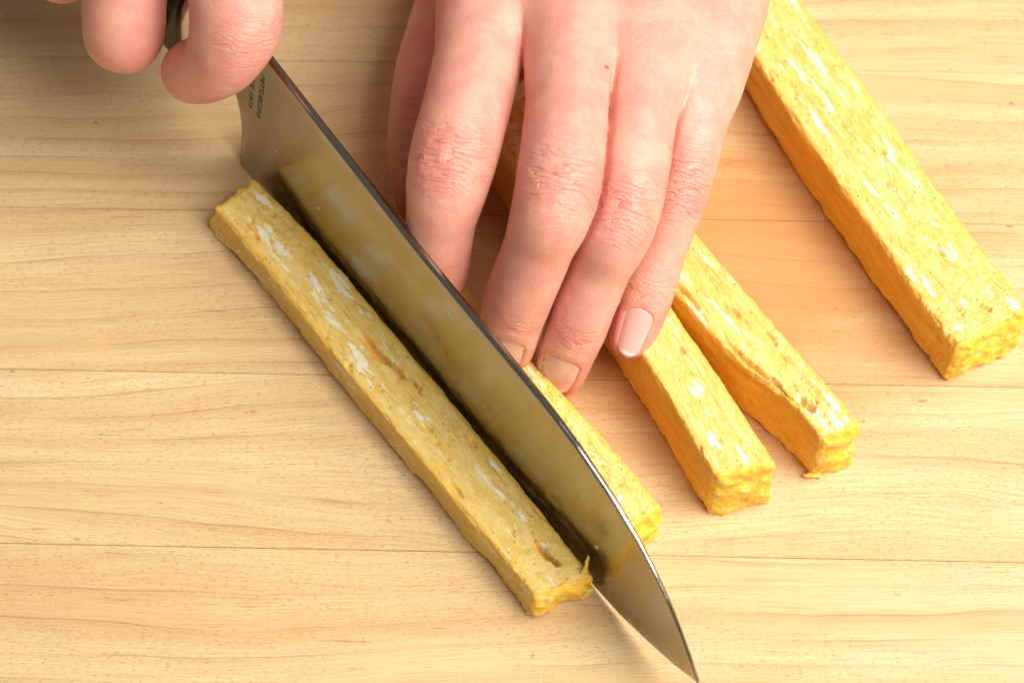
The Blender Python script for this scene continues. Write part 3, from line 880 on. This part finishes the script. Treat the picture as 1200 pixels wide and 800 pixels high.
    for top, tv, nrm, nu_, nw in plates:
        bot = top - nrm * .035
        V2 = np.concatenate([top, bot])
        idn = np.arange(nu_ * nw).reshape(nw, nu_); m_ = nu_ * nw
        F2 = [(idn[i, j], idn[i, j + 1], idn[i + 1, j + 1], idn[i + 1, j]) for i in range(nw - 1) for j in range(nu_ - 1)]
        rim = list(idn[0, :]) + list(idn[1:, -1]) + list(idn[-1, -2::-1]) + list(idn[-2:0:-1, 0])
        F2 += [(rim[(k + 1) % len(rim)], rim[k], rim[k] + m_, rim[(k + 1) % len(rim)] + m_) for k in range(len(rim))]
        F2 += [tuple(q + m_ for q in f[::-1]) for f in F2[:(nw - 1) * (nu_ - 1)]]
        no = mesh_obj('fingernail', V2, F2, NAIL, o)
        attr(no, 'tip', np.array(list(tv) * 2))
    return o

LF = LEFT_FINGERS
def back(fn, d, r):
    p = np.array(LF[fn][0][:3]) + np.array(d)
    return tuple(p) + (r,)
wrist = {'index': (2.35, 13.6, 5.9, 1.25), 'middle': (3.1, 13.9, 6.2, 1.3), 'ring': (4.0, 13.9, 6.1, 1.3), 'pinky': (4.8, 13.6, 5.6, 1.15)}
palmL = []
for fn in ('index', 'middle', 'ring', 'pinky'):
    m0 = LF[fn][1]
    a = (m0[0], m0[1] + .3, m0[2] - .12, m0[3] * .98)
    palmL.append((a, wrist[fn], .8, None))
palmL.append(((LF['index'][1][0] + .2, LF['index'][1][1] + .9, 3.9, 1.0), (3.0, 13.6, 5.2, 1.5), .8, None))
palmL.append(((LF['pinky'][1][0] - .3, LF['pinky'][1][1] + .9, 3.6, .95), (4.4, 13.6, 5.0, 1.4), .8, None))
palmL.append(((LF['middle'][1][0] + .5, LF['middle'][1][1] + .9, 4.0, 1.0), (3.8, 13.6, 5.1, 1.5), .8, None))
palmL.append((LF['thumb'][0], (2.9, 13.2, 5.0, 1.5), .9, None))
palmL.append((LF['thumb'][1], LF['thumb'][0], .8, None))
palmL.append(((3.6, 13.6, 5.6, 2.0), (5.6, 24.0, 7.6, 2.7), 1.2, None))
def mid(a, b, i, z, r, f=.5, g=0.0):
    A = catmull(LF[a], 29)[int(i)]; B = catmull(LF[b], 29)[int(i)]
    return A, B
def web(a, b, fa, fb, dz, r):
    A = catmull(LF[a], 71)[int(fa * 10)]; B = catmull(LF[b], 71)[int(fb * 10)]
    return ((A[0], A[1], A[2] - dz, r), (B[0], B[1], B[2] - dz, r))
websL = [web('index', 'middle', .4, .4, .0, 1.08), web('index', 'middle', .8, .8, .0, 1.05), web('index', 'middle', 1.1, 1.1, -.05, 1.04), web('index', 'middle', 1.35, 1.35, .02, .92), web('index', 'middle', 1.58, 1.58, .25, .64),
         web('middle', 'ring', .5, .5, -.05, 1.06), web('middle', 'ring', 1.0, 1.0, -.05, 1.04), web('middle', 'ring', 1.4, 1.4, -.04, 1.0), web('middle', 'ring', 1.7, 1.7, .02, .84), web('middle', 'ring', 1.9, 1.9, .25, .58),
         web('ring', 'pinky', .5, .5, -.05, 1.02), web('ring', 'pinky', 1.0, 1.0, -.05, .98), web('ring', 'pinky', 1.4, 1.4, -.04, .92), web('ring', 'pinky', 1.7, 1.7, .0, .76), web('ring', 'pinky', 1.95, 1.95, .18, .54)]
jointsL = []
for fn in ('index', 'middle', 'ring', 'pinky'):
    jointsL += [(fn, 3, 1.0, .75, 1.0), (fn, 5, .6, .45, 1.0)]
jointsL.append(('thumb', 3, .7, .6, 1.0))
nailsL = [('index', .95, .45, 1.35, 0), ('middle', .80, .20, 1.0, 0), ('ring', .80, .24, 1.02, 0), ('pinky', .78, .16, 1.32, -.1)]
SKIN_L = skin_material('skin', (2.080, 3.250, 0.0))
build_hand(LF, palmL, websL, nailsL, jointsL, 'bare hand with fingers curled down holding the omelette strips', SKIN_L)

RF = RIGHT_FINGERS
palmR = []
wr = {'index': (-6.6, 20.5, 9.3, 1.3), 'middle': (-7.4, 20.6, 9.4, 1.3), 'ring': (-8.2, 20.5, 8.9, 1.3), 'pinky': (-8.9, 20.2, 8.2, 1.2)}
for fn in ('index', 'middle', 'ring', 'pinky'):
    m0 = RF[fn][0]
    palmR.append(((m0[0], m0[1], m0[2], m0[3]), wr[fn], .8, None))
palmR.append((RF['thumb'][0], (-7.0, 20.3, 8.6, 1.5), .9, None))
palmR.append((RF['thumb'][1], RF['thumb'][0], .8, None))
palmR.append(((-7.7, 20.4, 8.8, 2.0), (-8.6, 30.0, 10.4, 2.7), 1.2, None))
SKIN_R = SKIN_L
jointsR = [('index', 3, .6, .55, 1.0), ('middle', 2, .35, .6, 1.0)]
build_hand(RF, palmR, [], [], jointsR, 'bare hand gripping the knife at its handle and heel', SKIN_R, h=.075, kf=.5)
